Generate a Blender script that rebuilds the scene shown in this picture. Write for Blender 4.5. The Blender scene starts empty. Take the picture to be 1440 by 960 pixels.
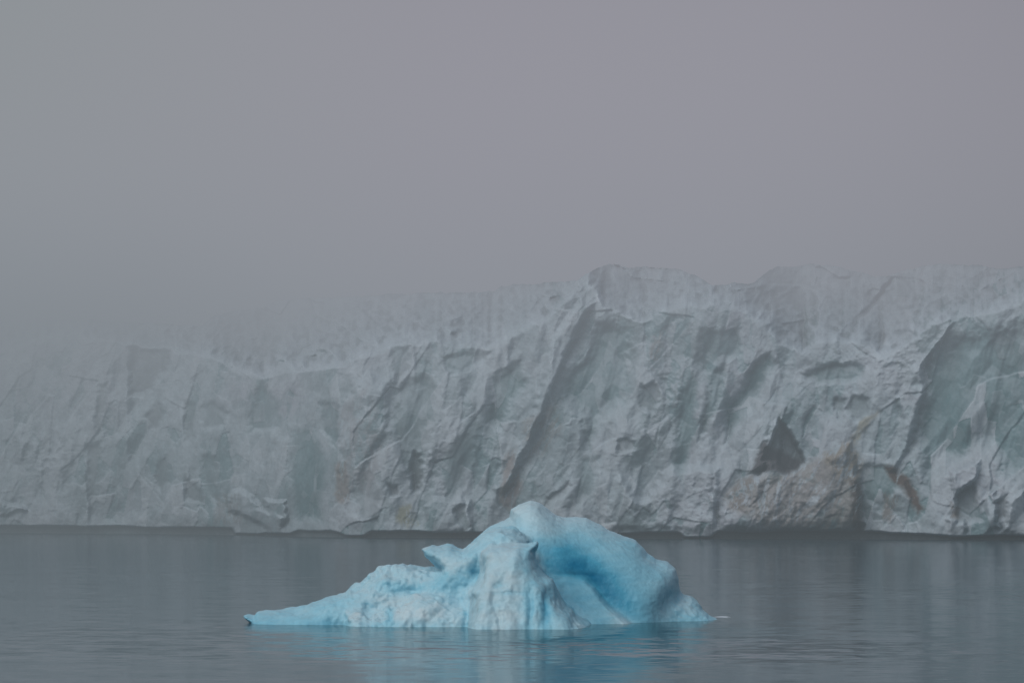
import bpy, math
import numpy as np

# ------------------------------------------------------------------ camera model
F = 4000.0          # focal length in photograph pixels (1440 wide)
CAMZ = 3.0          # eye height above the sea, metres
HOR = 708.0         # row of the horizon in the photograph


def wx(u, Y): return (u - 720.0) / F * Y
def wz(v, Y): return CAMZ - (v - HOR) / F * Y


scene = bpy.context.scene
col = scene.collection

# ------------------------------------------------------------------ noise helpers


def _h(*ints, seed=0):
    h = np.full(ints[0].shape, (seed * 2654435761 + 97531) & 0xFFFFFFFF, dtype=np.uint32)
    for k, i in zip((374761393, 668265263, 2246822519), ints):
        h ^= (i.astype(np.int64) & 0xFFFFFFFF).astype(np.uint32) * np.uint32(k)
        h = (h << np.uint32(13)) | (h >> np.uint32(19))
        h = h * np.uint32(3266489917)
    h ^= h >> np.uint32(15)
    h = h * np.uint32(2246822519)
    h ^= h >> np.uint32(13)
    return h.astype(np.float64) / 4294967295.0


def _s(t): return t * t * t * (t * (t * 6 - 15) + 10)


def n2(x, y, seed=0):
    xi, yi = np.floor(x), np.floor(y)
    a, b = _s(x - xi), _s(y - yi)
    xi, yi = xi.astype(np.int64), yi.astype(np.int64)
    v = (_h(xi, yi, seed=seed) * (1 - a) + _h(xi + 1, yi, seed=seed) * a) * (1 - b) + \
        (_h(xi, yi + 1, seed=seed) * (1 - a) + _h(xi + 1, yi + 1, seed=seed) * a) * b
    return v * 2 - 1


def n3(x, y, z, seed=0):
    zi = np.floor(z)
    c = _s(z - zi)
    out = 0
    for dz, w in ((0, 1 - c), (1, c)):
        xi, yi = np.floor(x), np.floor(y)
        a, b = _s(x - xi), _s(y - yi)
        xi, yi = xi.astype(np.int64), yi.astype(np.int64)
        zz = (zi + dz).astype(np.int64)
        v = (_h(xi, yi, zz, seed=seed) * (1 - a) + _h(xi + 1, yi, zz, seed=seed) * a) * (1 - b) + \
            (_h(xi, yi + 1, zz, seed=seed) * (1 - a) + _h(xi + 1, yi + 1, zz, seed=seed) * a) * b
        out = out + v * w
    return out * 2 - 1


def fbm2(x, y, o=4, seed=0, g=0.5):
    s, a, t = 0, 1.0, 0
    for k in range(o):
        s = s + a * n2(x * 2.03 ** k + 17.3 * k, y * 2.03 ** k - 9.1 * k, seed + k)
        t += a
        a *= g
    return s / t


def fbm3(x, y, z, o=4, seed=0, g=0.5):
    s, a, t = 0, 1.0, 0
    for k in range(o):
        s = s + a * n3(x * 2.03 ** k + 3.7 * k, y * 2.03 ** k + 11.9 * k, z * 2.03 ** k - 5.1 * k, seed + k)
        t += a
        a *= g
    return s / t


def facet(x, y, seed=0):
    """Continuous faceted relief: random heights on a triangle lattice, flat in between."""
    sk = (x + y) * 0.36602540378
    i, j = np.floor(x + sk), np.floor(y + sk)
    fx, fy = x + sk - i, y + sk - j
    i, j = i.astype(np.int64), j.astype(np.int64)
    up = fx > fy
    h00 = _h(i, j, seed=seed)
    h11 = _h(i + 1, j + 1, seed=seed)
    hm = np.where(up, _h(i + 1, j, seed=seed), _h(i, j + 1, seed=seed))
    hi, lo = np.maximum(fx, fy), np.minimum(fx, fy)
    return (h00 * (1 - hi) + hm * (hi - lo) + h11 * lo) * 2 - 1


def worley2(x, y, seed=0):
    """F1, F2 distances and the id value of the nearest cell."""
    xi, yi = np.floor(x).astype(np.int64), np.floor(y).astype(np.int64)
    f1 = np.full(x.shape, 9.0)
    f2 = np.full(x.shape, 9.0)
    idv = np.zeros(x.shape)
    for dx in (-1, 0, 1):
        for dy in (-1, 0, 1):
            cx, cy = xi + dx, yi + dy
            px = cx + _h(cx, cy, seed=seed)
            py = cy + _h(cx, cy, seed=seed + 7)
            d = np.hypot(px - x, py - y)
            c = d < f1
            f2 = np.where(c, f1, np.minimum(f2, d))
            idv = np.where(c, _h(cx, cy, seed=seed + 13), idv)
            f1 = np.where(c, d, f1)
    return f1, f2, idv


def sstep(a, b, x):
    t = np.clip((x - a) / (b - a), 0, 1)
    return t * t * (3 - 2 * t)


def sdpoly(px, py, poly):
    """Signed distance to a polygon (negative inside)."""
    d = np.full(px.shape, 1e18)
    s = np.ones(px.shape)
    n = len(poly)
    for i in range(n):
        ax, ay = poly[i]
        bx, by = poly[i - 1]
        ex, ey = bx - ax, by - ay
        w0, w1 = px - ax, py - ay
        t = np.clip((w0 * ex + w1 * ey) / (ex * ex + ey * ey + 1e-12), 0, 1)
        d = np.minimum(d, (w0 - ex * t) ** 2 + (w1 - ey * t) ** 2)
        c1, c2, c3 = py >= ay, py < by, ex * w1 > ey * w0
        flip = (c1 & c2 & c3) | (~c1 & ~c2 & ~c3)
        s = np.where(flip, -s, s)
    return s * np.sqrt(d)


# ------------------------------------------------------------------ mesh helpers
def make_mesh(name, verts, faces, attrs=None, smooth=True):
    me = bpy.data.meshes.new(name)
    k = faces.shape[1]
    me.vertices.add(len(verts))
    me.vertices.foreach_set("co", np.ascontiguousarray(verts, dtype=np.float32).ravel())
    me.loops.add(faces.size)
    me.loops.foreach_set("vertex_index", np.ascontiguousarray(faces, dtype=np.int32).ravel())
    me.polygons.add(len(faces))
    me.polygons.foreach_set("loop_start", np.arange(0, faces.size, k, dtype=np.int32))
    me.polygons.foreach_set("loop_total", np.full(len(faces), k, dtype=np.int32))
    me.update(calc_edges=True)
    me.polygons.foreach_set("use_smooth", np.full(len(faces), smooth, dtype=bool))
    for an, arr in (attrs or {}).items():
        if arr.ndim == 2:
            a = me.attributes.new(an, 'FLOAT_COLOR', 'POINT')
            c = np.ones((len(verts), 4), dtype=np.float32)
            c[:, :3] = arr
            a.data.foreach_set("color", c.ravel())
        else:
            a = me.attributes.new(an, 'FLOAT', 'POINT')
            a.data.foreach_set("value", arr.astype(np.float32))
    return me


def link(name, me, mat, parent=None):
    o = bpy.data.objects.new(name, me)
    col.objects.link(o)
    me.materials.append(mat)
    if parent is not None:
        o.parent = parent
        o.location = (-parent.location[0], -parent.location[1], -parent.location[2])
    return o


def thing(name, loc, label, cat, group=None):
    o = bpy.data.objects.new(name, None)
    o.empty_display_size = 1.0
    col.objects.link(o)
    o.location = loc
    o["label"] = label
    o["category"] = cat
    if group:
        o["group"] = group
    return o


def sub_mesh(name, verts, faces, attrs, fmask, mat, parent, nrm=None):
    f = faces[fmask]
    used, inv = np.unique(f, return_inverse=True)
    a = {k: v[used] for k, v in attrs.items()}
    me = make_mesh(name, verts[used], inv.reshape(f.shape), a)
    if nrm is not None:
        me.normals_split_custom_set_from_vertices(nrm[used])
    return link(name, me, mat, parent)


def surface_nets(f, origin, h):
    """Isosurface (f = 0) of a scalar grid as quads."""
    nx, ny, nz = f.shape
    ins = f < 0
    cs = [(a, b, c) for a in (0, 1) for b in (0, 1) for c in (0, 1)]

    def sl(A, c): return A[c[0]:nx - 1 + c[0], c[1]:ny - 1 + c[1], c[2]:nz - 1 + c[2]]
    cnt = sum(sl(ins, c).astype(np.int8) for c in cs)
    act = (cnt > 0) & (cnt < 8)
    I, J, K = np.nonzero(act)
    idx = -np.ones(act.shape, dtype=np.int64)
    idx[I, J, K] = np.arange(len(I))
    acc = np.zeros((len(I), 3))
    w = np.zeros(len(I))
    vals = {c: f[I + c[0], J + c[1], K + c[2]] for c in cs}
    for a in cs:
        for ax in range(3):
            if a[ax] == 0:
                b = tuple(1 if q == ax else a[q] for q in range(3))
                va, vb = vals[a], vals[b]
                cr = (va < 0) != (vb < 0)
                t = np.where(cr, va / np.where(cr, va - vb, 1), 0)
                p = np.array(a, float)[None, :].repeat(len(I), 0)
                p[:, ax] = t
                acc[cr] += p[cr]
                w[cr] += 1
    P = np.stack([I, J, K], 1) + acc / w[:, None]
    verts = np.array(origin) + P * h
    quads = []
    for ax in range(3):
        o1, o2 = (ax + 1) % 3, (ax + 2) % 3
        s0 = [slice(1, -1)] * 3
        s0[ax] = slice(0, -1)
        s1 = list(s0)
        s1[ax] = slice(1, None)
        A, B = ins[tuple(s0)], ins[tuple(s1)]
        E = np.nonzero(A != B)
        base = [E[0] + 1, E[1] + 1, E[2] + 1]
        base[ax] = E[ax]
        d = lambda a, b: idx[tuple(base[q] - (a if q == o1 else b if q == o2 else 0) for q in range(3))]
        q = np.stack([d(0, 0), d(1, 0), d(1, 1), d(0, 1)], 1)
        fl = A[E]
        q[~fl] = q[~fl][:, ::-1]
        quads.append(q)
    q = np.concatenate(quads)
    q = q[(q >= 0).all(1)]
    return verts, q


def vnormals(v, q):
    fn = np.cross(v[q[:, 2]] - v[q[:, 0]], v[q[:, 3]] - v[q[:, 1]])
    n = np.zeros_like(v)
    for k in range(4):
        for c in range(3):
            n[:, c] += np.bincount(q[:, k], fn[:, c], len(v))
    return n / (np.linalg.norm(n, axis=1, keepdims=True) + 1e-12)


# ------------------------------------------------------------------ materials
def new_mat(name):
    m = bpy.data.materials.new(name)
    m.use_nodes = True
    nt = m.node_tree
    return m, nt, nt.nodes["Principled BSDF"]


def ice_mat(name, rough, spec, fine, bump_d, sss=0.0, sss_scale=0.3, var=0.12):
    m, nt, p = new_mat(name)
    N, L = nt.nodes, nt.links
    at = N.new("ShaderNodeAttribute")
    at.attribute_name = "ice"
    geo = N.new("ShaderNodeNewGeometry")
    t1 = N.new("ShaderNodeTexNoise")
    t1.inputs["Scale"].default_value = fine
    t1.inputs["Detail"].default_value = 7
    t1.inputs["Roughness"].default_value = 0.62
    L.new(geo.outputs["Position"], t1.inputs["Vector"])
    mr = N.new("ShaderNodeMapRange")
    mr.inputs[1].default_value = 0.3
    mr.inputs[2].default_value = 0.7
    mr.inputs[3].default_value = 1 - var
    mr.inputs[4].default_value = 1 + var
    L.new(t1.outputs["Fac"], mr.inputs[0])
    mul = N.new("ShaderNodeVectorMath")
    mul.operation = 'SCALE'
    L.new(at.outputs["Color"], mul.inputs[0])
    L.new(mr.outputs[0], mul.inputs["Scale"])
    L.new(mul.outputs[0], p.inputs["Base Color"])
    p.inputs["Roughness"].default_value = rough
    p.inputs["Specular IOR Level"].default_value = spec
    p.inputs["IOR"].default_value = 1.31
    t2 = N.new("ShaderNodeTexVoronoi")
    t2.inputs["Scale"].default_value = fine * 1.7
    L.new(geo.outputs["Position"], t2.inputs["Vector"])
    ad = N.new("ShaderNodeMath")
    ad.operation = 'MULTIPLY_ADD'
    L.new(t2.outputs["Distance"], ad.inputs[0])
    ad.inputs[1].default_value = 0.35
    L.new(t1.outputs["Fac"], ad.inputs[2])
    bp = N.new("ShaderNodeBump")
    bp.inputs["Strength"].default_value = 0.8
    bp.inputs["Distance"].default_value = bump_d
    L.new(ad.outputs[0], bp.inputs["Height"])
    L.new(bp.outputs[0], p.inputs["Normal"])
    if sss:
        p.inputs["Subsurface Weight"].default_value = sss
        p.inputs["Subsurface Radius"].default_value = (0.25, 0.6, 1.0)
        p.inputs["Subsurface Scale"].default_value = sss_scale
    return m


mat_glacier = ice_mat("glacier_ice", 0.6, 0.25, 1.8, 0.04, var=0.08)
mat_berg = ice_mat("iceberg_ice", 0.34, 0.5, 6.5, 0.022, sss=0.0, sss_scale=0.07, var=0.05)
mat_frag = ice_mat("fragment_ice", 0.5, 0.4, 6.0, 0.02, var=0.06)


# ================================================================== GLACIER
def build_glacier():
    U = np.concatenate([np.linspace(-1300, -112, 160), np.linspace(-108, 1548, 1700), np.linspace(1552, 2700, 150)])
    NU, NV = len(U), 470
    T = np.linspace(0, 1, NV)
    I = lambda pts: np.interp(U, [p[0] for p in pts], [p[1] for p in pts])
    wl = I([(-330, 745), (0, 748.8), (200, 750.2), (320, 751.7), (440, 754.6), (500, 756), (700, 756.5), (1000, 757.5),
            (1200, 758), (1330, 759), (1440, 759.5), (1770, 762)])
    top = I([(-330, 462), (0, 452), (90, 450), (180, 452), (285, 458), (300, 444), (335, 436), (372, 432), (385, 424),
             (440, 419), (500, 416), (545, 414), (640, 411), (695, 409), (705, 402), (740, 399), (790, 397), (812, 393),
             (825, 384), (840, 377), (856, 371), (872, 373), (884, 376), (905, 374), (935, 376), (958, 379), (975, 386),
             (988, 394), (1002, 401), (1030, 398), (1060, 398), (1074, 386), (1092, 375), (1115, 375), (1140, 371),
             (1165, 374), (1185, 376), (1212, 384), (1232, 389), (1252, 387), (1268, 381), (1290, 376), (1320, 371),
             (1350, 371), (1380, 374), (1410, 377), (1440, 376), (1500, 368), (1600, 384), (1770, 396)])
    top = top + 2.8 * fbm2(U / 14, U * 0, 4, 5, 0.65)
    crest = I([(-330, 500), (0, 492), (100, 470), (180, 486), (244, 488), (300, 500), (340, 520), (372, 535), (400, 520),
               (440, 516), (500, 507), (545, 488), (600, 482), (690, 486), (720, 470), (760, 455), (790, 425), (830, 400),
               (850, 438), (905, 452), (930, 440), (960, 432), (1000, 424), (1040, 428), (1070, 450), (1100, 478),
               (1130, 496), (1150, 480), (1210, 478), (1240, 502), (1270, 486), (1300, 462), (1335, 447), (1380, 438),
               (1440, 422), (1600, 430), (1770, 440)])
    wl = np.convolve(np.pad(wl, 60, mode='edge'), np.hanning(121) / np.hanning(121).sum(), 'valid')
    D = 3.0 * F / (wl - HOR)
    u = np.repeat(U[:, None], NV, 1)
    v = (wl + 3)[:, None] + ((top - wl - 3)[:, None]) * T[None, :]
    Dn = D[:, None]
    X, Z = wx(u, Dn), wz(v, Dn)                       # nominal position on the cliff plane
    # ---- hand-shaped large forms (pixel polygons of the photograph turned into depth in metres)
    R = np.zeros_like(X)
    clear = np.zeros_like(X)                          # smooth bluish walls
    rough = np.ones_like(X)
    shade = np.zeros_like(X)
    dn = 1 + 0 * X
    wu = u + 5 * fbm2(u / 26, v / 26, 3, 31) + 2.5 * fbm2(u / 7, v / 7, 3, 34)
    wv = v + 6 * fbm2(u / 30, v / 30, 3, 32) + 2.5 * fbm2(u / 8, v / 8, 3, 35)
    CR = np.maximum(np.interp(wu, U, crest), top[:, None] + 8)

    def area(poly, soft, sharp=2.5):
        xs = [p[0] for p in poly]
        ys = [p[1] for p in poly]
        m = (wu > min(xs) - 40) & (wu < max(xs) + 40) & (wv > min(ys) - 40) & (wv < max(ys) + 40)
        out = np.zeros_like(X)
        s = sdpoly(wu[m], wv[m], poly)
        out[m] = sstep(sharp, -soft, s)
        return out

    # clear-ice walls and dark hollows: polygon, depth, softness, tint
    walls = [
        ([(838, 452), (812, 500), (786, 535), (782, 566), (812, 588), (817, 622), (830, 640), (842, 615), (856, 588), (872, 575), (895, 570), (897, 456), (866, 448)], 2.6, 22, 1.0),
        ([(738, 496), (686, 530), (681, 596), (707, 609), (725, 570), (742, 548)], 2.0, 14, 1.0),
        ([(616, 497), (642, 494), (698, 491), (690, 503), (652, 530), (630, 522)], 1.3, 8, .7),
        ([(552, 490), (580, 488), (577, 520), (556, 545), (550, 520)], 1.0, 8, .6),
        ([(562, 540), (600, 520), (625, 560), (600, 640), (585, 700), (558, 650), (548, 600)], 1.0, 14, .6),
        ([(581, 632), (592, 640), (591, 690), (580, 692), (574, 660)], 2.2, 4, .2),
        ([(546, 680), (562, 678), (562, 697), (548, 696)], 1.3, 4, .2),
        ([(803, 674), (784, 688), (770, 700), (764, 716), (790, 700), (806, 682)], 1.2, 5, .3),
        ([(868, 622), (880, 614), (895, 624), (890, 640), (872, 641)], 1.1, 5, .5),
        ([(900, 545), (920, 535), (932, 560), (918, 590), (900, 575)], 1.1, 6, .5),
        ([(815, 640), (850, 640), (836, 700), (800, 730), (790, 715), (806, 690)], 0.9, 12, .7),
        ([(620, 640), (655, 600), (672, 560), (678, 620), (650, 690), (630, 720)], 0.9, 12, .6),
        ([(1087, 491), (1058, 508), (1036, 545), (1016, 580), (1016, 632), (1038, 606), (1062, 578), (1074, 545), (1092, 512)], 2.0, 12, 1.0),
        ([(982, 464), (1044, 460), (1040, 498), (1010, 512), (985, 496)], 1.3, 10, .8),
        ([(1004, 516), (1024, 513), (1018, 560), (1000, 600), (985, 620), (988, 570)], 1.3, 8, .8),
        ([(950, 560), (975, 520), (985, 540), (975, 620), (960, 690), (942, 660)], 1.2, 12, .9),
        ([(1126, 523), (1160, 508), (1205, 507), (1219, 514), (1214, 534), (1175, 543), (1145, 540)], 1.6, 7, .8),
        ([(1196, 553), (1224, 560), (1222, 585), (1205, 597), (1192, 580)], 1.4, 6, .5),
        ([(1174, 561), (1190, 560), (1188, 580), (1178, 592), (1174, 580)], 1.2, 5, .5),
        ([(1268, 542), (1300, 500), (1336, 468), (1400, 455), (1452, 440), (1480, 520), (1470, 700), (1420, 690), (1380, 640), (1340, 660), (1310, 700), (1290, 690), (1284, 640), (1256, 655), (1248, 640), (1276, 600), (1288, 560)], 3.0, 30, 1.0),
        ([(1222, 456), (1248, 468), (1244, 480), (1224, 478)], 1.4, 4, .3),
        ([(1070, 648), (1098, 590), (1112, 606), (1136, 650), (1118, 660), (1104, 662), (1094, 648)], 4.4, 4, .0),
        ([(1208, 652), (1260, 652), (1262, 690), (1240, 720), (1212, 700)], 1.0, 8, .9),
        ([(1340, 690), (1372, 676), (1382, 730), (1346, 738)], 1.6, 8, .5),
        ([(1398, 705), (1420, 690), (1414, 725), (1400, 735)], 1.3, 5, .4),
        ([(181, 488), (244, 489), (236, 520), (204, 555), (184, 556)], 2.8, 6, .1),
        ([(134, 540), (152, 535), (146, 610), (135, 615)], 1.2, 8, .3),
        ([(118, 626), (142, 619), (140, 700), (130, 715), (121, 690)], 1.6, 8, .4),
        ([(222, 648), (238, 642), (243, 680), (226, 697), (216, 680)], 1.5, 7, .3),
        ([(260, 668), (282, 684), (286, 712), (262, 708)], 1.5, 6, .3),
        ([(280, 568), (302, 562), (326, 580), (318, 600), (290, 606)], 1.3, 8, .5),
        ([(360, 552), (372, 540), (396, 560), (394, 604), (350, 608), (350, 588)], 1.5, 8, .8),
        ([(446, 572), (470, 558), (480, 570), (478, 640), (462, 625), (448, 600)], 1.6, 8, .8),
        ([(255, 560), (276, 558), (276, 620), (258, 625)], 1.0, 8, .4),
        ([(282, 640), (304, 640), (314, 690), (306, 715), (288, 690)], 1.2, 7, .6),
        ([(405, 600), (440, 590), (460, 650), (455, 735), (410, 735)], 0.9, 14, .9),
        ([(200, 585), (224, 560), (236, 580), (222, 605)], 1.0, 6, .3),
        ([(492, 690), (520, 660), (540, 700), (536, 740), (500, 740)], 0.7, 12, .5),
        ([(640, 720), (652, 700), (660, 742), (650, 754)], 1.5, 4, .6),
        ([(1470, 560), (1560, 470), (1640, 520), (1600, 700), (1500, 720)], 2.5, 20, .9),
        ([(-60, 560), (-20, 540), (-10, 640), (-60, 700)], 1.8, 12, .5),
    ]
    for poly, dep, soft, tint in walls:
        a = area(poly, soft)
        R += .36 * dep * a
        clear = np.maximum(clear, a * tint)
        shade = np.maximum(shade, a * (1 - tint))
        rough *= 1 - 0.72 * a
    # swelling forms that stand forward
    bumps = [
        ([(905, 700), (935, 660), (985, 648), (1012, 655), (1010, 752), (856, 752), (850, 720), (870, 665)], 1.6, 14),
        ([(1024, 690), (1048, 668), (1068, 668), (1085, 650), (1105, 664), (1134, 655), (1150, 640), (1196, 622), (1208, 655), (1216, 735), (1196, 752), (1016, 750), (1012, 722)], 3.0, 9),
        ([(1050, 664), (1070, 640), (1090, 596), (1104, 588), (1098, 640), (1100, 658)], 1.2, 6),
        ([(334, 682), (352, 694), (372, 712), (396, 728), (400, 754), (386, 750), (352, 728), (322, 716), (318, 700)], 1.8, 6),
        ([(370, 700), (405, 702), (404, 732), (396, 736), (376, 716)], 1.6, 5),
        ([(596, 712), (610, 700), (660, 700), (664, 752), (600, 752)], 1.2, 7),
        ([(780, 470), (815, 415), (836, 430), (800, 500), (775, 560), (762, 600), (740, 640), (712, 700), (696, 690), (740, 610), (752, 560)], 1.5, 10),
        ([(1250, 660), (1270, 590), (1262, 560), (1280, 525), (1330, 462), (1345, 452), (1300, 520), (1300, 560), (1292, 600), (1262, 660)], 1.4, 8),
        ([(1336, 662), (1380, 648), (1376, 672), (1340, 700)], 1.8, 5),
        ([(1330, 728), (1358, 726), (1362, 760), (1332, 760)], 1.5, 4),
        ([(1384, 700), (1402, 680), (1404, 745), (1384, 750)], 1.4, 5),
        ([(1420, 700), (1445, 690), (1450, 752), (1408, 752)], 1.4, 6),
        ([(0, 703), (20, 710), (38, 722), (0, 722)], 1.2, 4),
        ([(480, 560), (520, 520), (545, 530), (550, 600), (520, 650), (486, 700), (470, 660)], 1.0, 12),
    ]
    for poly, dep, soft in bumps:
        R -= .7 * dep * area(poly, soft)
    # diagonal buttress rhythm, stronger to the right
    shear = np.interp(u, [-330, 250, 520, 760, 1440], [.06, .10, .20, .34, .36]) + .22 * fbm2(X / 18, Z / 18, 2, 49)
    lean = X - shear * Z + 1.2 * fbm2(X / 5, Z / 7, 3, 50)
    R += .65 * fbm2(lean / 8, Z / 26, 3, 51) + 0.35 * np.abs(fbm2((X - .6 * shear * Z) / 2.2, Z / 16, 3, 61)) * 2 * (.25 + .75 * rough) * sstep(-.5, .4, fbm2(X / 9, Z / 9, 2, 62))
    # fracture facets at several scales
    gx = X + .4 * fbm2(X / 4, Z / 4, 3, 71)
    gz = Z + .5 * fbm2(X / 4 + 31, Z / 4, 3, 72)
    fc = .75 * facet((gx - .3 * gz) / 4.6, gz / 8, 81) + .50 * facet((gx - .25 * gz) / 2.0, gz / 3.6, 82) \
        + .20 * facet((gx - .15 * gz) / .95, gz / 1.9, 83) * (0.3 + 0.7 * rough) \
        + .06 * facet(gx / .5, gz / .9, 84) * (.25 + .75 * rough)
    # slabs split off along steep fractures; each keeps its own tone of ice
    w1, w2, wa = worley2((gx - .25 * gz) / 3.2, gz / 6.0, 101)
    fc = fc + .36 * (wa - .5) * (.4 + .6 * rough)
    w1, w2, wb = worley2((gx - .15 * gz) / 1.3, gz / 2.6, 102)
    fc = fc + .20 * (wb - .5) * (.3 + .7 * rough)
    w1, w2, wc = worley2(gx / .62, gz / .95, 103)
    fc = fc + .10 * (wc - .5) * rough
    tone = .5 * (wa - .5) + .45 * (wb - .5) + .25 * (wc - .5)
    R += fc
    # crumbly ice on the ridges
    patch = sstep(-0.25, 0.35, fbm2(X / 8, Z / 8, 3, 91))
    R -= 0.16 * rough * patch * sstep(-.1, .35, fbm2(X / 6 + 5, Z / 6, 3, 93) + .5 * area(bumps[1][0], 10) + .5 * area(bumps[0][0], 10)) * (1 - np.abs(fbm2(X / 0.9, Z / 0.9, 4, 92, 0.6)) * 2.6)
    R += 0.015 * rough * fbm2(X / 0.28, Z / 0.28, 2, 95)
    # vertical flutes on the clear walls
    R += 0.22 * clear * np.abs(fbm2(X / 0.8 - Z / 3, Z / 9, 3, 96))
    # ---- overall profile
    lo = wl[:, None] - v                               # pixels above the waterline
    hgt = np.maximum(Z, 0)
    Y = Dn + 0.10 * hgt + 0.006 * hgt ** 2 + R * (0.35 + 0.65 * sstep(0, 30, lo)) * (1 - .78 * sstep(-6, 30, CR - wv))
    # undercut at the waterline
    notch_h = I([(-330, 13), (0, 13), (280, 11), (362, 10), (378, 4), (408, 4), (420, 11), (500, 12), (640, 10), (700, 8), (900, 9), (1000, 12),
                 (1100, 14), (1180, 13), (1250, 11), (1300, 10), (1345, 5), (1400, 8), (1770, 9)])[:, None]
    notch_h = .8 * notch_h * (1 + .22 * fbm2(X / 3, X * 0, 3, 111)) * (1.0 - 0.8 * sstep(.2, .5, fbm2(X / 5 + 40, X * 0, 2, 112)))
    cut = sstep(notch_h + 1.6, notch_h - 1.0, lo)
    Y += 1.3 * cut
    # rear icefall above the front crest
    above = CR - wv - 2
    back = I([(-330, 30), (300, 30), (560, 34), (700, 26), (790, 16), (850, 14), (930, 22), (1040, 26), (1120, 34),
              (1210, 34), (1280, 24), (1440, 30), (1770, 30)])[:, None]
    st = sstep(-6, 30, above + 8 * fbm2(X / 3, Z / 3, 3, 124))
    Y += back * (.22 * st + .78 * sstep(0, 85, above)) + 0.12 * np.maximum(above, 0)
    Y += st * (3.0 * facet(lean / 7, Z / 6, 121) + 1.6 * facet(X / 7 + 9, Z / 4.5, 122) + 1.6 * fbm2(lean / 9, Z / 7, 2, 123, .4))
    # cleft in the rear ice on the right
    _, _, ba = worley2(X / 3.6 + .3 * Z / 3.6, Z / 2.3, 125)
    _, _, bb = worley2(X / 1.5, Z / 1.0, 126)
    Y += st * (1.7 * (ba - .5) + 1.0 * (bb - .5))
    cl = sdpoly(wu, wv, [(1178, 470), (1196, 448), (1252, 396), (1264, 392), (1205, 452), (1190, 474)])
    Y += 2.5 * sstep(2, -4, cl)
    for _ in range(2):                                 # weathered edges: ledges slump over a few decimetres
        Y[1:-1] = .25 * Y[:-2] + .5 * Y[1:-1] + .25 * Y[2:]
        Y[:, 1:-1] = .25 * Y[:, :-2] + .5 * Y[:, 1:-1] + .25 * Y[:, 2:]
    Y += .05 * rough * fbm2(X / .3, Z / .35, 3, 97, .6)
    Xw, Zw = wx(u, Y), wz(v, Y)
    # sea-level end: sink the first rows
    Zw[:, 0] -= 2.0
    # ---- plateau behind the top edge
    ext = np.array([2, 5, 10, 18, 30, 50, 80, 130])
    Ye = Y[:, -1:] + ext[None, :]
    Xe = Xw[:, -1:] * np.ones_like(ext)[None, :]
    Ze = Zw[:, -1:] - np.minimum(0.04 * ext, 2.0)[None, :] + 0.6 * fbm2(Xe / 6, Ye / 6, 3, 131)
    Ze = np.minimum(Ze, CAMZ + (Zw[:, -1:] - CAMZ) / Y[:, -1:] * Ye - 0.1)
    V = np.stack([np.concatenate([Xw, Xe], 1), np.concatenate([Y, Ye], 1), np.concatenate([Zw, Ze], 1)], 2)
    n2v = V.shape[1]
    V = V.reshape(-1, 3)
    idx = np.arange(NU * n2v).reshape(NU, n2v)
    faces = np.stack([idx[:-1, :-1], idx[1:, :-1], idx[1:, 1:], idx[:-1, 1:]], 2).reshape(-1, 4)
    # ---- albedo from form, with shading painted in
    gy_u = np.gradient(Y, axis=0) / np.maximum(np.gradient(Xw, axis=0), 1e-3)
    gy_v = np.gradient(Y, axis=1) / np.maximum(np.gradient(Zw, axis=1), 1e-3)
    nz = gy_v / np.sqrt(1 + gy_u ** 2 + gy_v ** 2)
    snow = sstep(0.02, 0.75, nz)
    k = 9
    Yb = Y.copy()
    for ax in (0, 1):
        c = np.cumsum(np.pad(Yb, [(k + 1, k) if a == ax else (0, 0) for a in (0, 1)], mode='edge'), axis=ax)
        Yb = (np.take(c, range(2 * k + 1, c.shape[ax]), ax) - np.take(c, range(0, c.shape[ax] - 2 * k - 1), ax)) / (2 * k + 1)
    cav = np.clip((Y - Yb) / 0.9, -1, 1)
    white = np.array([.445, .54, .61])
    grey = np.array([.25, .34, .385])
    teal = np.array([.10, .225, .25])
    C = white[None, None] * np.ones(X.shape + (1,))

    def mix(C, c, w): return C + (np.array(c)[None, None] - C) * np.clip(w, 0, 1)[..., None]
    C = mix(C, (.50, .545, .63), .8 * rough * patch)
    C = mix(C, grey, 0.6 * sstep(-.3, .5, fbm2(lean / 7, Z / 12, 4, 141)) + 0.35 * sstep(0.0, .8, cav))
    C = mix(C, teal, 1.0 * clear * (0.75 + .35 * fbm2(X / 2, Z / 4, 3, 142)))  # teal of clear ice, which also carries the shade inside the walls
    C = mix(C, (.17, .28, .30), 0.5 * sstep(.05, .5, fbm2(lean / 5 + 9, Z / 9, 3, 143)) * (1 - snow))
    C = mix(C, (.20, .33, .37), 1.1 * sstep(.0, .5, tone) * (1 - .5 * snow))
    C = mix(C, (.53, .61, .685), 1.0 * sstep(.0, -.5, tone))
    C = mix(C, (.19, .22, .25), .7 * shade)  # shade of the hollows painted in as dark grey
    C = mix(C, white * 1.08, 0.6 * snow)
    C *= (1 - 0.28 * sstep(0, 1, cav) + .10 * sstep(0, 1, -cav))[..., None]  # occlusion painted in: recesses darker, projecting ice lighter
    C *= (1 + 0.16 * fbm2(X / .5, Z / .9, 4, 145, .6))[..., None]
    # sediment stains, and one patch of painted cave shade
    sed = fbm2(lean / .42, Z / 1.1, 5, 151, .7) * 1.25

    def stain_or_shade(poly, soft, c, w, bias=.0):
        nonlocal C
        C = mix(C, c, 1.05 * w * area(poly, soft, 4) * sstep(-.35 - bias, .4 - bias, sed))
    brown, ochre, umber = (.20, .17, .15), (.30, .25, .17), (.08, .065, .06)
    stain_or_shade([(1016, 690), (1048, 666), (1100, 664), (1150, 640), (1200, 612), (1212, 650), (1216, 740), (1190, 752), (1090, 750), (1020, 720)], 12, (.29, .25, .225), .62, .25)
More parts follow.
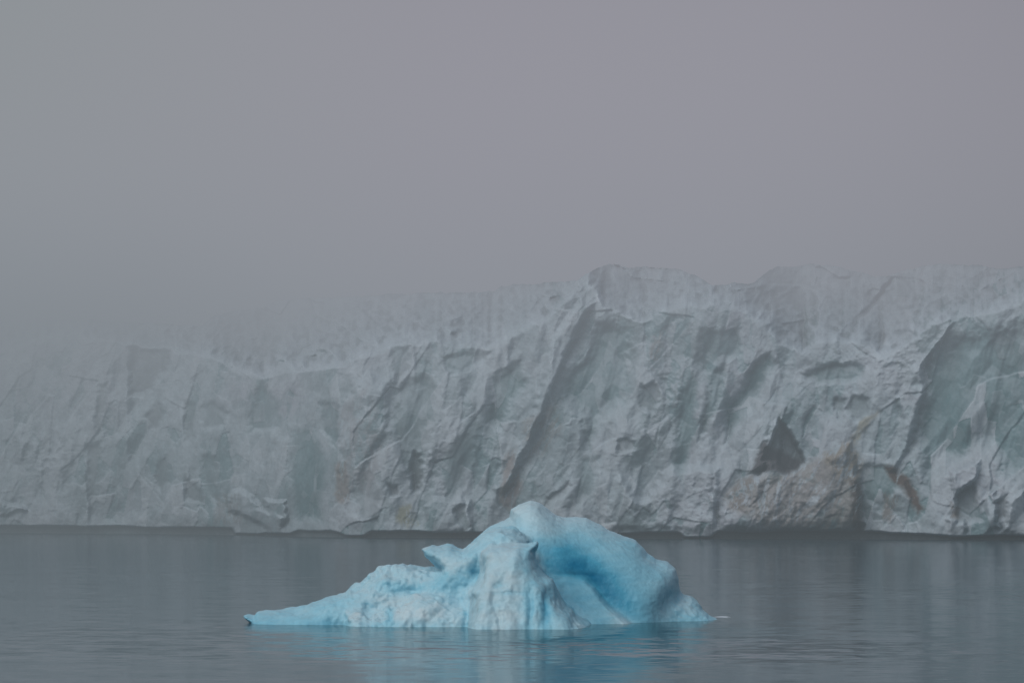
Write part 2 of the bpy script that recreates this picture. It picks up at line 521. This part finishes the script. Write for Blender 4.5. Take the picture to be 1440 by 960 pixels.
    stain_or_shade([(1152, 640), (1200, 615), (1212, 655), (1210, 700), (1170, 660)], 7, ochre, .6)
    stain_or_shade([(1196, 670), (1212, 680), (1214, 756), (1202, 756), (1194, 700)], 5, umber, .9, .4)
    stain_or_shade([(1020, 700), (1036, 668), (1060, 668), (1050, 715), (1028, 720)], 6, brown, .6, .2)
    stain_or_shade([(1244, 654), (1258, 650), (1276, 668), (1298, 715), (1288, 720), (1270, 690), (1258, 680)], 5, (.12, .09, .075), 1, .5)
    stain_or_shade([(1240, 690), (1262, 700), (1256, 730), (1240, 726)], 5, brown, .7, .2)
    stain_or_shade([(1336, 706), (1350, 712), (1348, 728), (1336, 728)], 4, brown, .8, .4)
    stain_or_shade([(470, 655), (486, 650), (491, 690), (488, 706), (474, 700)], 4, (.27, .20, .155), .6, .4)
    stain_or_shade([(706, 640), (728, 632), (735, 690), (725, 725), (702, 708)], 7, (.27, .20, .18), .6, .2)
    stain_or_shade([(735, 590), (790, 560), (790, 610), (765, 640), (738, 660)], 8, (.25, .23, .21), .5)
    stain_or_shade([(560, 715), (578, 710), (586, 738), (570, 742), (558, 735)], 4, (.28, .28, .16), .7, .4)
    stain_or_shade([(916, 470), (936, 460), (930, 510), (908, 505)], 6, (.28, .245, .24), .5, .1)
    stain_or_shade([(1210, 592), (1240, 575), (1206, 622), (1196, 620)], 4, (.32, .29, .19), .6, .3)
    stain_or_shade([(1050, 664), (1075, 620), (1135, 650), (1110, 668)], 5, (.10, .10, .115), .95, 1)  # shade inside the cave, painted as a dark patch
    stain_or_shade([(470, 560), (520, 540), (550, 640), (520, 700), (480, 690)], 14, (.31, .30, .33), .45, .1)
    stain_or_shade([(300, 690), (340, 690), (350, 740), (300, 742)], 8, (.22, .22, .22), .5, .1)
    C *= .96
    C *= (1 - .16 * sstep(-10, 40, CR - wv))[..., None]
    # wet dark ice in the undercut
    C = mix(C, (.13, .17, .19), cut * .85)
    Ce = np.repeat(C[:, -1:, :], len(ext), 1)
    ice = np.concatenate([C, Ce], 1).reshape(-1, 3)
    # ---- split the sheet into parts
    fu = 0.25 * (u[:-1, :-1] + u[1:, 1:] + u[1:, :-1] + u[:-1, 1:])
    fv = 0.25 * (v[:-1, :-1] + v[1:, 1:] + v[1:, :-1] + v[:-1, 1:])
    region = np.zeros((NU - 1, n2v - 1), dtype=int)                     # 0 cliff face
    reg = region[:, :NV - 1]
    reg[(above[:-1, :-1] > 2)] = 1                                      # 1 rear icefall
    reg[(cut[:-1, :-1] > .5)] = 2                                       # 2 undercut
    d1 = sdpoly(wu[:-1, :-1], wv[:-1, :-1], bumps[1][0])
    reg[(d1 < 0) & (reg != 2)] = 3                                      # 3 dirty block
    d2 = sdpoly(wu[:-1, :-1], wv[:-1, :-1], bumps[3][0])
    reg[(d2 < 0) & (reg != 2)] = 4                                      # 4 leaning slab
    region[:, NV - 1:] = 1
    region = region.ravel()
    root = thing("glacier", (0, 262, 0), "long grey-white glacier cliff ending in the sea, its top fading into fog", "glacier")
    at = {"ice": ice}
    NRM = vnormals(V, faces)
    for r, nm in enumerate(("cliff_face", "rear_icefall", "waterline_undercut", "dirty_ice_block", "leaning_slab")):
        o = sub_mesh(nm, V, faces, at, region == r, mat_glacier, root, NRM)
        if nm == "dirty_ice_block":
            o["label"] = "collapsed block of ice stained brown with sediment"


build_glacier()


# ================================================================== ICEBERG
def px_poly(pts, Y): return [(wx(u, Y), wz(v, Y)) for u, v in pts]


HB = 0.03
GX = np.arange(-7.3, 5.7, HB)
GY = np.arange(67.0, 77.6, HB * 1.15)
GZ = np.arange(-0.45, 3.25, HB)


def body(poly, Yc, T, Rr, foot=0.0, warp=0.0, seed=0, tilt=0.0, power=1.0):
    """Implicit rounded ice mass with the outline `poly`, half thickness T, widening downwards."""
    P = px_poly(poly, Yc)
    X2, Z2 = np.meshgrid(GX, GZ, indexing='ij')
    Xq, Zq = X2, Z2
    if warp:
        Xq = X2 + warp * fbm2(X2 / .5, Z2 / .5, 4, seed + 1, .6)
        Zq = Z2 + warp * fbm2(X2 / .5 + 50, Z2 / .5, 4, seed + 2, .6)
    s = sdpoly(Xq, Zq, P)
    b = s.copy()
    k = 9
    for _ in range(2):                                 # calm the creases that run inwards from notches of the outline
        for ax in (0, 1):
            c = np.cumsum(np.pad(b, [(k + 1, k) if a == ax else (0, 0) for a in (0, 1)], mode='edge'), axis=ax)
            b = (np.take(c, range(2 * k + 1, c.shape[ax]), ax) - np.take(c, range(0, c.shape[ax] - 2 * k - 1), ax)) / (2 * k + 1)
    g = sstep(-.02, -.45, s)
    s = s * (1 - g) + b * g
    t = np.minimum(-s / Rr, 1.0)
    zt = max(p[1] for p in P)
    Tz = T * (1 + foot * np.clip(1 - Z2 / zt, 0, 1.2) ** power)
    cy = Yc + tilt * X2
    base = ((1 - t) ** 2).astype(np.float32)
    f = np.sqrt(((GY[None, :, None].astype(np.float32) - cy[:, None, :].astype(np.float32)) / Tz[:, None, :].astype(np.float32)) ** 2 + base[:, None, :]) - 1
    return (f * min(T, Rr) * 0.8).astype(np.float32)


def smin(a, b, k):
    h = np.clip(.5 + .5 * (b - a) / k, 0, 1)
    return b * (1 - h) + a * h - k * h * (1 - h)


def noise_ridge(v, s, o, seed): return 1 - np.abs(fbm3(v[:, 0] / s, v[:, 1] / s, v[:, 2] / s, o, seed, .55)) * 2


def build_iceberg():
    root = thing("iceberg", (0.3, 71.5, 0), "small bright blue and white iceberg floating on dark calm sea before the glacier", "iceberg")
    WHITE = np.array([.54, .705, .775])
    PALE = np.array([.29, .60, .745])
    BLUE = np.array([.09, .41, .60])
    DEEP = np.array([.015, .21, .39])

    def ramp(b):
        b = np.clip(b, 0, 1)[:, None]
        c = WHITE + (PALE - WHITE) * np.clip(b * 3, 0, 1)
        c = c + (BLUE - c) * np.clip(b * 3 - 1, 0, 1)
        return c + (DEEP - c) * np.clip(b * 3 - 2, 0, 1)

    def spot(u, w, cu, cw, ru, rw, rot=0):
        a = math.radians(rot)
        du, dw = u - cu, w - cw
        e = (du * math.cos(a) + dw * math.sin(a)) / ru
        g = (-du * math.sin(a) + dw * math.cos(a)) / rw
        return np.exp(-(e * e + g * g))

    dome = [(630, 960), (632, 800), (645, 782), (658, 768), (674, 752), (690, 739), (706, 733), (721, 731), (724, 719), (734, 713), (746, 709),
            (757, 712), (768, 720), (780, 730), (792, 731), (808, 727), (824, 728), (838, 735), (855, 745), (876, 753),
            (894, 759), (903, 767), (911, 778), (922, 786), (938, 790), (949, 798), (954, 812), (953, 828), (948, 845), (950, 960)]
    peak = [(706, 960), (700, 800), (708, 770), (711, 752), (720, 738), (723, 719), (734, 712), (746, 708), (757, 711), (768, 719), (782, 731), (800, 748), (830, 800), (840, 960)]
    sh = [(592, 771.5), (604, 771), (614, 771.5), (624, 769), (634, 769), (642, 772), (650, 775), (658, 769), (668, 761), (684, 748),
          (700, 741), (722, 744), (742, 760), (760, 800), (765, 960), (560, 960), (575, 850), (600, 815), (621, 801), (615, 796), (607, 787), (600, 780)]
    tail = [(343, 866), (350, 864), (361, 866), (364, 860), (376, 858), (398, 857), (418, 855), (436, 849), (452, 843), (468, 837),
            (484, 831), (492, 826), (506, 820), (518, 812), (521, 808), (530, 802), (533, 798), (538, 799), (546, 796), (549, 797), (558, 793), (570, 795), (590, 797),
            (606, 798), (622, 800), (668, 812), (700, 960), (350, 960), (356, 876)]
    lumps = [(480, 960), (492, 864), (506, 857), (520, 861), (540, 858), (548, 850), (556, 854), (566, 849), (578, 842), (588, 835), (603, 833), (612, 838), (622, 834),
             (634, 840), (648, 846), (656, 830), (663, 820), (670, 820), (682, 824), (700, 830), (706, 960)]
    pin = [(640, 960), (662, 850), (672, 800), (678, 775), (690, 768), (706, 765), (722, 765), (736, 763), (745, 762), (750, 762.5), (755, 760), (756.5, 764), (755, 769),
           (752, 775), (753, 786), (757, 797), (766, 806), (777, 813), (781, 826), (786, 838), (794, 851), (803, 858), (808, 866), (816, 871), (826, 878), (836, 900), (840, 960)]
    wed = [(755, 960), (757, 815), (772, 811), (800, 809), (822, 811), (836, 822), (846, 835), (858, 847), (874, 860), (893, 875), (930, 960)]
    ft = [(900, 960), (912, 855), (924, 842), (932, 837), (942, 834), (952, 838), (962, 837), (972, 838), (979, 846), (986, 856), (994, 864), (1006, 869), (1030, 890), (1000, 960)]
    #            outline  Yc    T    Rr   foot warp seed tilt pow  k
    spec = [("ice_dome", dome, 74.9, 1.8, 1.05, .70, .03, 3, 0, 1.0, 0),
            ("ice_peak", peak, 74.3, 1.5, .80, .55, .03, 7, 0, 1.0, .38),
            ("ice_foot", ft, 74.4, 1.1, .50, .5, .03, 61, 0, 1.0, .30),
            ("clear_wedge", wed, 73.2, 1.15, .16, .85, .01, 51, 0, 1.0, .035),
            ("ice_shoulder", sh, 72.4, 1.25, .38, .75, .03, 11, 0, 1.0, .14),
            ("tail_ridge", tail, 72.4, 1.0, .50, .85, .03, 21, 0, 1.0, .16),
            ("crumbled_front", lumps, 71.3, .9, .40, 1.1, .06, 31, 0, 1.0, .14),
            ("pinnacle", pin, 70.5, 1.2, .42, 1.05, .02, 41, 0, 1.3, .07)]
    fs, F_all = [], None
    for nm, poly, Yc, T, Rr, foot, warp, seed, tilt, pw, k in spec:
        f = body(poly, Yc, T, Rr, foot, warp, seed, tilt, pw)
        fs.append(f)
        F_all = f if F_all is None else smin(F_all, f, k)
    F_all = F_all.copy()
    F_all[:, :, 0] = 1
    F_all[0] = F_all[-1] = 1
    F_all[:, 0] = F_all[:, -1] = 1
    g, q = surface_nets(F_all, (0, 0, 0), 1.0)
    ijk = np.clip(np.round(g).astype(int), 0, np.array(F_all.shape) - 1)
    W = np.stack([f[ijk[:, 0], ijk[:, 1], ijk[:, 2]] for f in fs], 1).astype(float)
    del fs, F_all
    W = W - W.min(1, keepdims=True)
    part = W.argmin(1)
    W = np.exp(-W / .045)
    W /= W.sum(1, keepdims=True)
    v = np.stack([GX[0] + g[:, 0] * HB, GY[0] + g[:, 1] * HB * 1.15, GZ[0] + g[:, 2] * HB], 1)
    n = vnormals(v, q)
    x, y, z = v.T
    u, w = 720 + x / y * F, HOR + (CAMZ - z) / y * F
    front = sstep(.1, -.25, n[:, 1])

    # --- relief of each mass
    def flutes(sc, seed): return 1 - 2 * np.abs(fbm3(x / sc, y / (sc * 2), z / (sc * 5), 3, seed, .5))
    soft = .03 * fbm3(x / 1.3, y / 1.3, z / 1.0, 3, 201) + .014 * facet(x / .5 + z * .4, z / .55 + y * .5, 202) + .01 * fbm3(x / .16, y / .16, z / .2, 3, 204)
    chunk = .05 * facet(x / .42, z / .5 + y, 222) + .035 * noise_ridge(v, .28, 3, 223) + .03 * facet(x / .17, z / .24 + y, 224) + .012 * fbm3(x / .07, y / .07, z / .09, 2, 225)
    jag = .05 * facet(x / .34, z / .4 + y * .8, 242) + .032 * (noise_ridge(v, .2, 4, 243) - .4) + .03 * facet(x / .13, z / .18 + y, 244)
    lump = .05 * facet(x / .28, z / .34 + y, 261) + .04 * (noise_ridge(v, .26, 4, 262) - .3) + .022 * facet(x / .12, z / .15 + y, 263) + .015 * flutes(.16, 264)
    pinr = .035 * fbm3(x / .6, y / .6, z / 1.1, 3, 271) + .03 * facet(x / .33, z / .8 + y * .6, 272) + .026 * flutes(.24, 273) * sstep(1.7, .4, z) \
        + .010 * facet(x / .14, z / .22 + y, 275) + .01 * fbm3(x / .07, y / .07, z / .1, 3, 274)
    wedr = .07 * facet(x / .9 + z * .8, z / .9 + y * .3, 291) + .012 * fbm3(x / .2, y / .2, z / .2, 3, 292)
    tk = .2 + .8 * sstep(-5.6, -3.4, x)
    D = np.stack([soft, soft * 1.1, .6 * chunk, wedr, .8 * chunk, jag * tk, lump, pinr], 1)
    # melt scallops: shallow cups meeting in sharp rims
    s1, _, _ = worley2((x + .5 * y + .08 * fbm3(x / .3, y / .3, z / .3, 2, 401)) / .42, z / .34 + .3 * y, 402)
    s2, _, _ = worley2((x + .5 * y) / .17, z / .15 + .7 * y, 403)
    cup = .05 * (s1 ** 2) + .018 * (s2 ** 2)
    ca = np.array([.35, .5, .8, .5, 1.2, 1.2, 1.3, .9])
    disp = (W * D).sum(1) + cup * (W * ca).sum(1) * sstep(-.3, .3, fbm3(x / .9, y / .9, z / .9, 2, 404) + .15)
    # carved details on the side turned to the camera
    wob = 3 * fbm3(x / .25, y / .25, z / .25, 3, 299)
    uu, ww = u + wob, w + wob * .7
    disp -= front * (.16 * spot(uu, ww, 673, 804, 8, 15, 8) + .02 * spot(uu, ww, 716, 834, 20, 2.2) + .04 * spot(uu, ww, 700, 822, 9, 5)
                     + .09 * spot(uu, ww, 768, 852, 6, 30, 0) * sstep(815, 840, w) + .07 * spot(uu, ww, 746, 858, 4, 26) + .06 * spot(uu, ww, 700, 868, 3, 18, -14)
                     + .08 * spot(uu, ww, 548, 862, 4, 16, 5) + .08 * spot(uu, ww, 520, 868, 5, 12) + .07 * spot(uu, ww, 656, 862, 4, 20, 12)
                     + .10 * spot(uu, ww, 576, 828, 26, 7, 8) + .06 * spot(uu, ww, 626, 846, 7, 5)
                     + .02 * spot(uu, ww, 815, 808, 45, 3.5, 2))
    disp += front * (.04 * spot(uu, ww, 724, 796, 6, 30, 6) + .12 * spot(uu, ww, 668, 832, 10, 9) + .07 * spot(uu, ww, 600, 852, 20, 12) + .06 * spot(uu, ww, 690, 780, 14, 7))
    v = v + n * disp[:, None]
    n = vnormals(v, q)
    x, y, z = v.T

    # --- how blue the ice is: clear against frosted ice, plus shade painted in as blue
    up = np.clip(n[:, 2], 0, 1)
    N1 = fbm3(x / .8, y / .8, z / .5, 4, 311, .55)
    N2 = fbm3(x / .3, y / .3, z / .3, 4, 312, .6)
    lay = fbm3(x / 2.5 + .4 * z, y / 2.5, z / .14 - x * .8, 3, 313)
    big = 12 * N1
    c1 = spot(u + big, w + big, 792, 795, 66, 30, 8)
    c2 = spot(u + big, w + big, 846, 830, 66, 26, 40)
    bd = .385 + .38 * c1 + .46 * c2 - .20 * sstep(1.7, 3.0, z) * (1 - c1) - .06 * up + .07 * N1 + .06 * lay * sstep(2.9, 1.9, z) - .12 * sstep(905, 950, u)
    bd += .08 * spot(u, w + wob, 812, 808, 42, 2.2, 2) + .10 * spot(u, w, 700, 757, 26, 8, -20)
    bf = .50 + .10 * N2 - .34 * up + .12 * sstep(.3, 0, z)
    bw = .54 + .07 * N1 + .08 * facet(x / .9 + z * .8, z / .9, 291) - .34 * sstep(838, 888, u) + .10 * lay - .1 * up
    bs = .28 + .12 * N1 + .10 * N2 - .08 * up + .35 * spot(uu, ww, 673, 804, 10, 16) + .12 * spot(uu, ww, 640, 815, 40, 14)  # first spot paints the shadow in the recess as blue
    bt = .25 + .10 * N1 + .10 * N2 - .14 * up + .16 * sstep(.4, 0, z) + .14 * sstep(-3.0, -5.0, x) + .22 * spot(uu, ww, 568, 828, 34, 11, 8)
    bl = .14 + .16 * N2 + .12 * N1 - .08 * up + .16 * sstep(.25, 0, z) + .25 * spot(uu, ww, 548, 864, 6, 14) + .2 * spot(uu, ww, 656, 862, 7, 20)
    bp = .13 + .08 * N1 + .10 * N2 + .15 * sstep(722, 742, uu) + .06 * sstep(.3, 0, z) + .38 * spot(uu, ww, 768, 854, 7, 30) * sstep(812, 840, w)  # right face bluer: its shaded side is painted into the colour
    bp += .15 * spot(uu, ww, 714, 834, 24, 4) + .16 * spot(uu, ww, 746, 858, 6, 26) + .2 * spot(uu, ww, 700, 822, 10, 6) - .16 * sstep(796, 812, u)
    B = (W * np.stack([bd, bd - .06, bf, bw, bs, bt, bl, bp], 1)).sum(1)
    ice = ramp(B)
    ice *= (1 - .10 * np.clip(-N2 * 2, 0, 1))[:, None]
    fp = part[q[:, 0]]
    labels = {"ice_dome": "rounded mass of clear deep blue ice", "pinnacle": "foremost white block ending in a small horn"}
    for k, sp_ in enumerate(spec):
        if sp_[0] == 'ice_peak':
            continue
        m = (fp == k) | (fp == 1) if k == 0 else fp == k
        if m.sum() < 50:
            continue
        o = sub_mesh(sp_[0], v, q, {"ice": ice}, m, mat_berg, root, n)
        if sp_[0] in labels:
            o["label"] = labels[sp_[0]]


build_iceberg()


# ================================================================== small floating ice
def floe(name, u, vrow, length, height, label, seed, cat):
    Y = 3.0 * F / (vrow - HOR)
    x0 = wx(u, Y)
    n, m = 48, 20
    a = np.linspace(0, 2 * np.pi, n, endpoint=False)
    t = np.linspace(0, 1, m)
    A, Tt = np.meshgrid(a, t, indexing='ij')
    r = np.sin(Tt * np.pi * .995 + .003) ** .6
    x = np.cos(A) * r * length / 2 * (1 + .25 * np.sin(2 * A + seed))
    y = np.sin(A) * r * length / 4
    z = np.cos(Tt * np.pi) * height
    nn = 1 + .35 * fbm3(x / length * 5, y / length * 5, z / height, 4, seed)
    z = z * nn * (1 + .5 * np.cos(A - .6) * r) - height * .15
    V = np.stack([x * nn + x0, y * nn + Y, z], 2).reshape(-1, 3)
    idx = np.arange(n * m).reshape(n, m)
    j = np.roll(idx, -1, 0)
    q = np.stack([idx[:, :-1], idx[:, 1:], j[:, 1:], j[:, :-1]], 2).reshape(-1, 4)
    V[:, 0] -= x0
    V[:, 1] -= Y
    me = make_mesh(name, V, q, {"ice": np.tile(np.array([.62, .72, .80]), (len(V), 1))})
    o = link(name, me, mat_frag)
    o.location = (x0, Y, 0)
    o["label"] = label
    o["category"] = cat
    return o


floe("ice_floe", 142, 748.2, .9, .13, "tiny white ice floe at the foot of the foggy far left cliff", 5, "ice floe")
floe("ice_fragment", 1015, 867, .40, .02, "thin sliver of ice lying flat on the water just right of the iceberg", 9, "ice fragment")


# ================================================================== WATER
def build_water():
    xs = np.array([-4000, -400, -60, 60, 400, 4000.])
    ys = np.array([-4000, -200, 0, 150, 400, 5000.])
    XX, YY = np.meshgrid(xs, ys, indexing='ij')
    V = np.stack([XX, YY, XX * 0], 2).reshape(-1, 3)
    idx = np.arange(36).reshape(6, 6)
    q = np.stack([idx[:-1, :-1], idx[1:, :-1], idx[1:, 1:], idx[:-1, 1:]], 2).reshape(-1, 4)
    m, nt, p = new_mat("sea_water")
    N, L = nt.nodes, nt.links
    p.inputs["Base Color"].default_value = (.06, .115, .15, 1)
    p.inputs["Roughness"].default_value = .10
    p.inputs["IOR"].default_value = 1.37
    geo = N.new("ShaderNodeNewGeometry")

    def noise(scale, detail, rough, sx=1, sy=1, dist=0):
        mp = N.new("ShaderNodeMapping")
        mp.inputs["Scale"].default_value = (sx, sy, 1)
        L.new(geo.outputs["Position"], mp.inputs["Vector"])
        t = N.new("ShaderNodeTexNoise")
        t.inputs["Scale"].default_value = scale
        t.inputs["Detail"].default_value = detail
        t.inputs["Roughness"].default_value = rough
        t.inputs["Distortion"].default_value = dist
        L.new(mp.outputs[0], t.inputs["Vector"])
        return t.outputs["Color"]
    fine = noise(3.2, 2, .5, .55, 1.0, .4)
    mid = noise(.9, 2, .5, .5, 1.0, .3)
    patch = noise(.05, 3, .55, .4, 1.0)
    mr = N.new("ShaderNodeMapRange")
    mr.interpolation_type = 'SMOOTHSTEP'
    mr.inputs[1].default_value = .42
    mr.inputs[2].default_value = .62
    mr.inputs[3].default_value = .45
    mr.inputs[4].default_value = 1.25
    L.new(patch, mr.inputs[0])

    def vm(op, a, b=None, sc=None):
        n = N.new("ShaderNodeVectorMath")
        n.operation = op
        for k, q_ in enumerate((a, b)):
            if q_ is None:
                continue
            if isinstance(q_, tuple):
                n.inputs[k].default_value = q_
            else:
                L.new(q_, n.inputs[k])
        if sc is not None:
            L.new(sc, n.inputs["Scale"])
        return n.outputs[0]
    # wave slopes straight from noise vectors, so that ripples smaller than a pixel still tilt the reflections
    a1 = vm('MULTIPLY', vm('SUBTRACT', fine, (.5, .5, .5)), (.07, .135, 0))
    a2 = vm('MULTIPLY', vm('SUBTRACT', mid, (.5, .5, .5)), (.03, .07, 0))
    sl = vm('SCALE', vm('ADD', a1, a2), sc=mr.outputs[0])
    # a wind-ruffled patch on the near side of the iceberg
    ro = vm('MULTIPLY', vm('SUBTRACT', geo.outputs["Position"], (1.6, 61.0, 0)), (1 / 5.5, 1 / 9.0, 0))
    rl = N.new("ShaderNodeVectorMath")
    rl.operation = 'LENGTH'
    L.new(ro, rl.inputs[0])
    rg = N.new("ShaderNodeMapRange")
    rg.interpolation_type = 'SMOOTHSTEP'
    rg.inputs[1].default_value = .3
    rg.inputs[2].default_value = 1.3
    rg.inputs[3].default_value = 3.6
    rg.inputs[4].default_value = 1
    L.new(rl.outputs["Value"], rg.inputs[0])
    sl = vm('SCALE', sl, sc=rg.outputs[0])
    nrm = vm('NORMALIZE', vm('ADD', sl, (0, 0, 1)))
    L.new(nrm, p.inputs["Normal"])
    # dark teal painted into the water colour for the iceberg's reflection and submerged ice
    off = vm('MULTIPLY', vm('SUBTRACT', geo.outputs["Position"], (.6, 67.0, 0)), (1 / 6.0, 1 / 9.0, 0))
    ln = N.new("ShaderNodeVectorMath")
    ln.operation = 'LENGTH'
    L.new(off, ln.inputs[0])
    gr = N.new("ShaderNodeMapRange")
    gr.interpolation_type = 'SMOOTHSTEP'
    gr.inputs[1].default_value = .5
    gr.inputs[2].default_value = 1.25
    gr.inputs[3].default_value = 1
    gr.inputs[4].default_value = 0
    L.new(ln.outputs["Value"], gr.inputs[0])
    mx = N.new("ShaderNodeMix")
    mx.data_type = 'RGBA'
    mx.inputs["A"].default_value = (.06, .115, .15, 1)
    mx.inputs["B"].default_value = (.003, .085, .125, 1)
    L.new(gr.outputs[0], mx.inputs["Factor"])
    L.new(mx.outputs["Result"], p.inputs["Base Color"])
    o = link("water", make_mesh("water", V, q), m)
    o["kind"] = "structure"


build_water()


# ================================================================== far sky backdrop
def build_sky():
    n, m = 96, 8
    a = np.linspace(math.radians(-70), math.radians(70), n)
    zz = np.linspace(-5, 420, m)
    A, Z = np.meshgrid(a, zz, indexing='ij')
    Rr = 1200
    V = np.stack([np.sin(A) * Rr, np.cos(A) * Rr, Z], 2).reshape(-1, 3)
    idx = np.arange(n * m).reshape(n, m)
    q = np.stack([idx[:-1, :-1], idx[:-1, 1:], idx[1:, 1:], idx[1:, :-1]], 2).reshape(-1, 4)
    mt, nt, p = new_mat("distant_cloud")
    tn = nt.nodes.new("ShaderNodeTexNoise")
    tn.inputs["Scale"].default_value = .01
    geo = nt.nodes.new("ShaderNodeNewGeometry")
    nt.links.new(geo.outputs["Position"], tn.inputs["Vector"])
    cr = nt.nodes.new("ShaderNodeMapRange")
    cr.inputs[3].default_value = .40
    cr.inputs[4].default_value = .5
    nt.links.new(tn.outputs["Fac"], cr.inputs[0])
    nt.links.new(cr.outputs[0], p.inputs["Base Color"])
    p.inputs["Roughness"].default_value = 1
    o = link("sky", make_mesh("sky", V, q), mt)
    o["kind"] = "structure"


build_sky()


# ================================================================== WORLD: sky light + sea fog
SUN_EL, SUN_AZ = math.radians(52), math.radians(-132)     # azimuth from +Y, clockwise positive
w = bpy.data.worlds.new("World")
scene.world = w
w.use_nodes = True
nt = w.node_tree
N, L = nt.nodes, nt.links
bg = N["Background"]
out = N["World Output"]
sk = N.new("ShaderNodeTexSky")
sk.sky_type = 'NISHITA'
sk.sun_disc = False
sk.sun_elevation = SUN_EL
sk.sun_rotation = SUN_AZ
sk.air_density = 1.0
sk.dust_density = 4.0
sk.ozone_density = 1.0
hs = N.new("ShaderNodeHueSaturation")
hs.inputs["Saturation"].default_value = .55
L.new(sk.outputs[0], hs.inputs["Color"])
L.new(hs.outputs[0], bg.inputs["Color"])
bg.inputs["Strength"].default_value = .075


def math_(op, a, b=None, c=None, clamp=False):
    n = N.new("ShaderNodeMath")
    n.operation = op
    n.use_clamp = clamp
    for k, s in enumerate((a, b, c)):
        if s is None:
            continue
        if isinstance(s, (int, float)):
            n.inputs[k].default_value = s
        else:
            L.new(s, n.inputs[k])
    return n.outputs[0]


def ramp(s, a, b, lo=0.0, hi=1.0):
    n = N.new("ShaderNodeMapRange")
    n.interpolation_type = 'SMOOTHSTEP'
    n.inputs[1].default_value = a
    n.inputs[2].default_value = b
    n.inputs[3].default_value = lo
    n.inputs[4].default_value = hi
    L.new(s, n.inputs[0])
    return n.outputs[0]


gp = N.new("ShaderNodeNewGeometry")
cmn = N.new("ShaderNodeVectorMath")
cmn.operation = 'MINIMUM'
cmn.inputs[1].default_value = (2000,) * 3
L.new(gp.outputs["Position"], cmn.inputs[0])
cmx = N.new("ShaderNodeVectorMath")
cmx.operation = 'MAXIMUM'
cmx.inputs[1].default_value = (-2000,) * 3
L.new(cmn.outputs[0], cmx.inputs[0])
sp = N.new("ShaderNodeSeparateXYZ")
L.new(cmx.outputs[0], sp.inputs[0])
x, y, z = sp.outputs
tn = N.new("ShaderNodeTexNoise")
tn.inputs["Scale"].default_value = .022
tn.inputs["Detail"].default_value = 2
L.new(cmx.outputs[0], tn.inputs["Vector"])
nz = ramp(tn.outputs["Fac"], .3, .7, -1, 1)
zn = math_('ADD', z, math_('MULTIPLY', nz, 3.0))
bank = ramp(y, 95, 240)
low = .0082
high = ramp(zn, 10, 30, 0, .0120)
leftf = ramp(x, 10, -60, 0, .0035)
lefth = math_('MULTIPLY', ramp(x, -5, -50), ramp(zn, 10, 24, 0, .034))
dens = math_('ADD', math_('ADD', math_('ADD', high, leftf), lefth), low)
dens = math_('MULTIPLY', dens, bank)
dens = math_('ADD', dens, ramp(y, 300, 420, 0, .02))
# fades out high above and far away
dens = math_('MULTIPLY', dens, ramp(z, 160, 300, 1, 0))
dens = math_('MULTIPLY', dens, ramp(y, 1300, 1600, 1, 0))
lum = math_('ADD', ramp(zn, -4, 27, .162, .294), ramp(z, 44, 80, 0, -.12))
lum = math_('MULTIPLY', lum, ramp(x, -25, -75, 1, .93))
lum = math_('MULTIPLY', lum, ramp(x, 15, 70, 1, .80))
cm = N.new("ShaderNodeMix")
cm.data_type = 'RGBA'
L.new(math_('MULTIPLY', ramp(x, 0, -62), ramp(z, 14, 40, .1, 1)), cm.inputs["Factor"])
cz = N.new("ShaderNodeMix")
cz.data_type = 'RGBA'
L.new(ramp(z, 4, 34), cz.inputs["Factor"])
cz.inputs["A"].default_value = (.87, 1.03, 1.14, 1)
cz.inputs["B"].default_value = (1.02, 1.01, 1.15, 1)
L.new(cz.outputs["Result"], cm.inputs["A"])
cm.inputs["B"].default_value = (.84, .995, .98, 1)
ab = N.new("ShaderNodeVolumeAbsorption")
ab.inputs["Color"].default_value = (0, 0, 0, 1)
L.new(dens, ab.inputs["Density"])
em = N.new("ShaderNodeEmission")  # fog glows by emission, standing in for daylight scattered in it
L.new(cm.outputs["Result"], em.inputs["Color"])
L.new(math_('MULTIPLY', dens, lum), em.inputs["Strength"])
ads = N.new("ShaderNodeAddShader")
L.new(ab.outputs[0], ads.inputs[0])
L.new(em.outputs[0], ads.inputs[1])
L.new(ads.outputs[0], out.inputs["Volume"])
w.cycles.volume_step_size = 14.0
scene.cycles.volume_max_steps = 28

# ------------------------------------------------------------------ sun through thick cloud
sd = bpy.data.lights.new("sun", 'SUN')
sd.energy = .75
sd.angle = math.radians(60)
sd.color = (1.0, .98, .96)
so = bpy.data.objects.new("sun", sd)
col.objects.link(so)
so.location = (-40, -40, 80)
dx, dy, dz = math.sin(SUN_AZ) * math.cos(SUN_EL), math.cos(SUN_AZ) * math.cos(SUN_EL), math.sin(SUN_EL)
from mathutils import Vector
so.rotation_euler = Vector((dx, dy, dz)).to_track_quat('Z', 'Y').to_euler()

# ------------------------------------------------------------------ camera
cd = bpy.data.cameras.new("camera")
cd.sensor_width = 36
cd.lens = 36 * F / 1440
cd.shift_y = (HOR - 480) / 1440
cd.clip_end = 20000
co = bpy.data.objects.new("camera", cd)
col.objects.link(co)
co.location = (0, 0, CAMZ)
co.rotation_euler = (math.radians(90), 0, 0)
scene.camera = co

scene.view_settings.view_transform = 'Standard'
scene.view_settings.look = 'None'
scene.view_settings.exposure = 0
scene.cycles.use_denoising = True
scene.cycles.max_bounces = 5
scene.cycles.diffuse_bounces = 3
scene.cycles.glossy_bounces = 3
scene.cycles.transmission_bounces = 2
